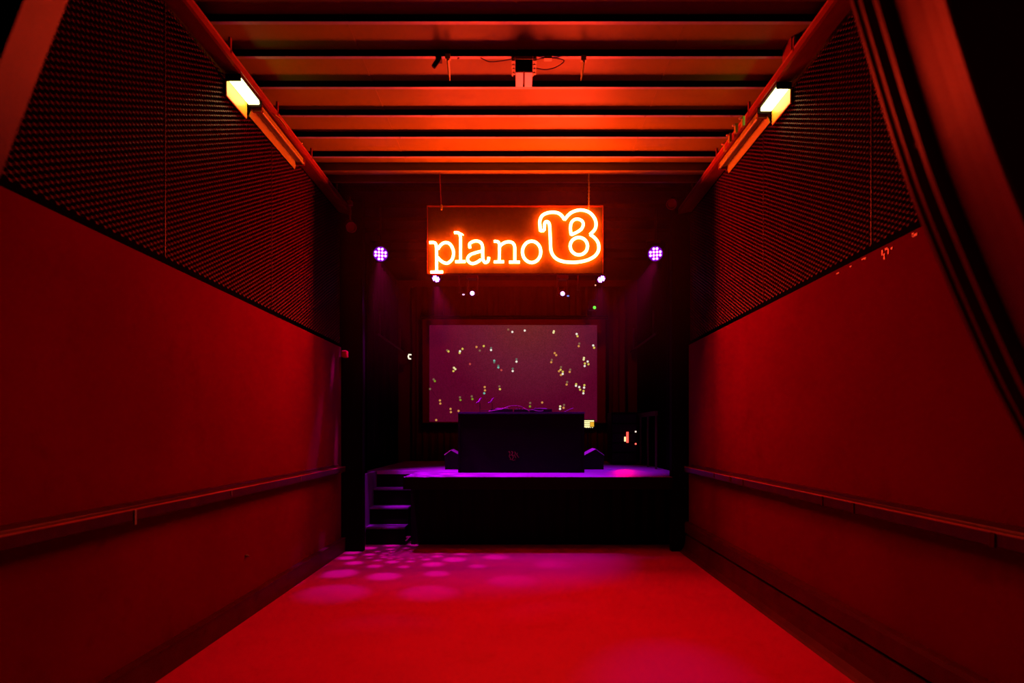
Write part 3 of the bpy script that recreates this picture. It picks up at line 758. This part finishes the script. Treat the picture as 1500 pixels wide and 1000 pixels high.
# sensor with green light on a bracket
q=at(871,450,10.2)
e=thing('speaker_box',(q.x,10.3,q.z),'small dark hanging unit with a green indicator right of centre over the stage','hanging unit')
MB().box(q.x-.09,q.x+.05,10.22,10.36,q.z-.03,q.z+.14,bev=.01).build('body',[GEAR],e)
MB().lathe([(.026,0),(.022,.01),(.008,.015)],Matrix.Translation((q.x,10.215,q.z))@Matrix.Rotation(PI/2,4,'X'),12).build('indicator',[GREENL],e)
w_=at(873,416,10.2)
MB().tube([(w_.x,10.29,q.z+.13),(w_.x,10.29,ZC-.02)],.012,6).build('hanger',[GEAR],e)
MB().lathe([(.014,0),(.012,.008)],Matrix.Translation((w_.x,10.275,w_.z))@Matrix.Rotation(PI/2,4,'X'),8).build('lamp',[PEACHL],e)
# unlit fixtures in the upper corners, barely visible
for (x,y,lab,sx) in ((513,330,'dim unlit spotlight clamped high in the dark left corner by the stage',1),(985,296,'dim unlit spotlight clamped high in the dark right corner by the stage',-1)):
    p=at(x,y,7.7); e=thing('corner_spotlight',p,lab,'spotlight','unlit corner spotlights')
    M=Matrix.Translation(p)@lookrot(p,(0,3,1)).to_matrix().to_4x4()
    CM=paint('dull_red_housing',(.22,.015,.03),.5,var=.2)
    MB().lathe([(.03,.10),(.055,.07),(.06,-.06),(.066,-.10),(.058,-.10),(.05,-.06)],M,18).build('housing',[CM],e,smooth=True)
    MB().tube([p+Vector((0,0,.06)),(p.x,p.y,ZC-.01)],.010,6).build('pole',[CM],e)
    MB().box(p.x-.03,p.x+.03,p.y-.03,p.y+.03,ZC-.12,ZC-.06,bev=.008).build('clamp',[CM],e)

# ------------------------------------------------------------------ leaning steel columns close to the camera
def ribpath(pts,D):
    return curve([at(x,y,D) for x,y in pts],6)
def extrude_profile(path_fn, prof):
    """path: list of (X,Z) of the inner edge line; prof: list of (dx, Y) across"""
    vs=[]; n=len(prof)
    for (x,z,nx,nz) in path_fn:
        for (dx,Y) in prof: vs.append((x+nx*dx,Y,z+nz*dx))
    fs=[]
    m=len(path_fn)
    for i in range(m-1):
        for k in range(n):
            k2=(k+1)%n; fs.append((i*n+k,i*n+k2,(i+1)*n+k2,(i+1)*n+k))
    fs.append(tuple(range(n))); fs.append(tuple(reversed([(m-1)*n+k for k in range(n)])))
    return vs,fs
# inner line on the right at depth 1.40
Dr=1.40
seq=[(1243,0),(1303,200),(1350,333),(1437,533),(1500,655)]
P=[at(x,y,Dr) for x,y in seq]
def extend(P,up,dn,k=5):
    u=(P[0]-P[1]).normalized(); d=(P[-1]-P[-2]).normalized()
    Q=[P[0]+u*up*(k-i)/k for i in range(k)]+list(P)+[P[-1]+d*dn*(i+1)/k for i in range(k)]
    return [(q.x,0,q.z) for q in Q]
path=curve(extend(P,1.0,1.25),5)
def frames(path,mir=1):
    out=[]
    for i,p in enumerate(path):
        t=(path[min(i+1,len(path)-1)]-path[max(i-1,0)]); t.normalize()
        nx,nz=-t.z,t.x       # towards the outside (right, up)
        out.append((mir*p.x,p.z,mir*nx,nz))
    return out
fr=frames(path)
cA=thing('steel_column',(1.5,1.3,0),'big blurred leaning steel column with ribbed channels at the right edge, close to the camera','column','leaning columns')
m=MB()
v,f=extrude_profile(fr,[(.002,1.40),(-.0015,1.385),(.006,1.383),(.006,1.376),(.000,1.372),(-.005,1.355),(.06,1.352),(.06,1.300),(-.030,1.290),(-.035,1.270),(.012,1.264),(.05,1.264),(.07,1.264),(.07,1.40)])
m.add(v,f); m.build('rear_channel',[RIBR],cA)
m=MB(); v,f=extrude_profile(fr,[(.035,1.262),(.035,1.25),(-.026,1.240),(-.056,1.14),(-.075,1.09),(-.097,1.045),(-.094,1.04),(.34,1.04),(.34,1.262)])
m.add(v,f); m.build('front_flange',[RIBR],cA)
RIV=paint('rivet_highlight',(.5,.01,.01),.3)  # brighter than the column: the rivets' highlights are painted in
for (x,y) in ((1407,92),(1427,138)):
    p=at(x,y,1.068)
    MB().lathe([(.007,0),(.0065,.0006),(.002,.0008)],Matrix.Translation(p+Vector((.0035,0,0)))@Matrix.Rotation(-PI/2,4,'Y'),12).build('rivet',[RIV],cA,smooth=True)
p=at(1333,210,1.33)
MB().lathe([(.010,0),(.009,.006),(.004,.009)],Matrix.Translation(p+Vector((.02,0,0)))@Matrix.Rotation(-PI/2,4,'Y'),12).build('bolt',[RIBR],cA,smooth=True)

# left: plain face of the matching column
seqL=[(66,0),(25,105),(-16,212),(-60,330),(-130,510)]
PL=[at(x,y,1.12) for x,y in seqL]
pathL=curve(extend(PL,1.2,1.3,8),5)
out=[]
for i,p in enumerate(pathL):
    t=(pathL[min(i+1,len(pathL)-1)]-pathL[max(i-1,0)]); t.normalize()
    out.append((p.x,p.z,t.z,-t.x))
cB=thing('steel_column',(-1.5,1.2,0),'blurred leaning dark red steel column cutting the top left corner, close to the camera','column','leaning columns')
m=MB(); v,f=extrude_profile(out,[(.008,1.17),(-.025,1.06),(.16,1.06),(.16,1.17)])
m.add(v,f); m.build('front_flange',[RIB],cB)
m.add(v,f); m.build('rear_channel',[BASE],cB)

# ------------------------------------------------------------------ lights
def spot(name,loc,aim,energy,col,angle,blend=.6,rad=.04):
    l=bpy.data.lights.new(name,'SPOT'); l.energy=energy; l.color=col; l.spot_size=math.radians(angle); l.spot_blend=blend; l.shadow_soft_size=rad
    o=bpy.data.objects.new(name,l); COL.objects.link(o); o.location=loc; o.rotation_euler=lookrot(loc,aim); return o
MAG=(1.0,.02,1.0); VIO=(.45,.05,1.0)
off=Vector((0,-.06,-.10))
spot('par_beam',P2+off,(-.1,7.45,0),420,(.75,.0,1),46,1.0)
spot('par_beam',P3+off,(-.6,8.95,ZS),400,(.85,.01,1),62,1.0)
spot('par_beam',P4+off,(.9,9.1,ZS),260,(.6,.02,1),66,1.0)
spot('par_beam',P2+off,(.95,3.8,0),150,(1,.02,.8),14,1.0)
# left par with a dotted gobo
g=spot('gobo_beam',P1+off,(-1.45,7.75,0),900,(.85,.0,1),78,.9,.035)
l=g.data; l.use_nodes=True; n=l.node_tree.nodes; k=l.node_tree.links
em=[x for x in n if x.type=='EMISSION'][0]
tc=n.new('ShaderNodeTexCoord'); se=n.new('ShaderNodeSeparateXYZ'); k.new(tc.outputs['Normal'],se.inputs[0])
def mth(op,a,b=None,c=None):
    x=n.new('ShaderNodeMath'); x.operation=op
    for i,v in enumerate((a,b,c)):
        if v is None: continue
        if isinstance(v,(int,float)): x.inputs[i].default_value=v
        else: k.new(v,x.inputs[i])
    return x.outputs[0]
u=mth('DIVIDE',se.outputs[0],se.outputs[2]); v=mth('DIVIDE',se.outputs[1],se.outputs[2])
r=mth('SQRT',mth('ADD',mth('MULTIPLY',u,u),mth('MULTIPLY',v,v)))
th=mth('ARCTAN2',v,u)
lr=mth('MULTIPLY',mth('LOGARITHM',r,math.e),13/(2*PI)*1.0)
ta=mth('MULTIPLY',th,13/(2*PI))
ta2=mth('ADD',ta,mth('MULTIPLY',mth('FLOOR',lr),.37))
fx=mth('SUBTRACT',mth('FRACT',lr),.5); fy=mth('SUBTRACT',mth('FRACT',ta2),.5)
ds=mth('SQRT',mth('ADD',mth('MULTIPLY',fx,fx),mth('MULTIPLY',fy,fy)))
wn=n.new('ShaderNodeTexWhiteNoise'); wn.noise_dimensions='2D'; cb=n.new('ShaderNodeCombineXYZ')
k.new(mth('FLOOR',lr),cb.inputs[0]); k.new(mth('FLOOR',ta2),cb.inputs[1]); k.new(cb.outputs[0],wn.inputs['Vector'])
dsv=mth('DIVIDE',ds,mth('ADD',mth('MULTIPLY',wn.outputs['Value'],.75),.45))
mr=n.new('ShaderNodeMapRange'); mr.inputs['From Min'].default_value=.40; mr.inputs['From Max'].default_value=.24
mr.inputs['To Min'].default_value=.05; mr.inputs['To Max'].default_value=1.1; k.new(dsv,mr.inputs['Value'])
fo=n.new('ShaderNodeMapRange'); fo.inputs['From Min'].default_value=.12; fo.inputs['From Max'].default_value=.62; fo.inputs['To Min'].default_value=1.0; fo.inputs['To Max'].default_value=.22; k.new(r,fo.inputs['Value'])
k.new(mth('MULTIPLY',mr.outputs['Result'],fo.outputs['Result']),em.inputs['Strength'])

# unseen red lamp added above the stage front to redden the back curtain
spot('red_fill',(0,8.3,4.25),(0,12.0,3.9),300,(1,.0,.0),95,1.0)
# unseen red lamp added ahead of the camera to brighten the near floor
spot('red_fill',(0.4,2.1,4.3),(0.15,4.0,0),330,(1,.0,.0),58,1.0,.3)
# red meter reflection on the stage
spot('meter_glow',(1.80,10.6,1.5),(1.58,8.75,ZS),60,(1,.0,.0),22,1.0,.02)

# ------------------------------------------------------------------ haze volume added over the stage for the red glow around the sign
hz=bpy.data.materials.new('haze'); hz.use_nodes=True; n=hz.node_tree.nodes; l=hz.node_tree.links
n.remove(n['Principled BSDF'])
vsn=n.new('ShaderNodeVolumeScatter'); vsn.inputs['Color'].default_value=(1,.5,.16,1); vsn.inputs['Density'].default_value=HAZE; vsn.inputs['Anisotropy'].default_value=.2
gm=n.new('ShaderNodeNewGeometry'); sx=n.new('ShaderNodeSeparateXYZ'); l.new(gm.outputs['Position'],sx.inputs[0])
mg=n.new('ShaderNodeMapRange'); mg.interpolation_type='SMOOTHSTEP'; mg.inputs['From Min'].default_value=1.7; mg.inputs['From Max'].default_value=3.3; mg.inputs['To Max'].default_value=HAZE
l.new(sx.outputs[2],mg.inputs['Value']); l.new(mg.outputs['Result'],vsn.inputs['Density'])
l.new(vsn.outputs[0],n['Material Output'].inputs['Volume'])
ho=MB().box(-1.9,1.9,6.3,9.9,1.6,4.38).build('haze',[hz])
ho['kind']='stuff'; ho['label']='thin haze added over the stage for the glow around the neon sign'; ho['category']='haze'

# ------------------------------------------------------------------ world, camera
w=bpy.data.worlds.new('world'); SC.world=w; w.use_nodes=True
w.node_tree.nodes['Background'].inputs[0].default_value=(.05,.001,.02,1); w.node_tree.nodes['Background'].inputs[1].default_value=.05
cam=bpy.data.cameras.new('camera'); co=bpy.data.objects.new('camera',cam); COL.objects.link(co)
co.location=(0,0,CAMZ); co.rotation_euler=(PI/2,0,0)
cam.sensor_width=36; cam.lens=36*F/1500; cam.shift_x=-10/1500; cam.shift_y=132/1500
cam.clip_start=.05; cam.dof.use_dof=True; cam.dof.focus_distance=7.0; cam.dof.aperture_fstop=2.0
SC.camera=co
vs_=SC.view_settings; vs_.view_transform='Standard'; vs_.look='None'; vs_.gamma=1; vs_.exposure=0.0; vs_.use_curve_mapping=False
SC.cycles.use_denoising=True
SC.cycles.sample_clamp_indirect=8
SC.cycles.max_bounces=6
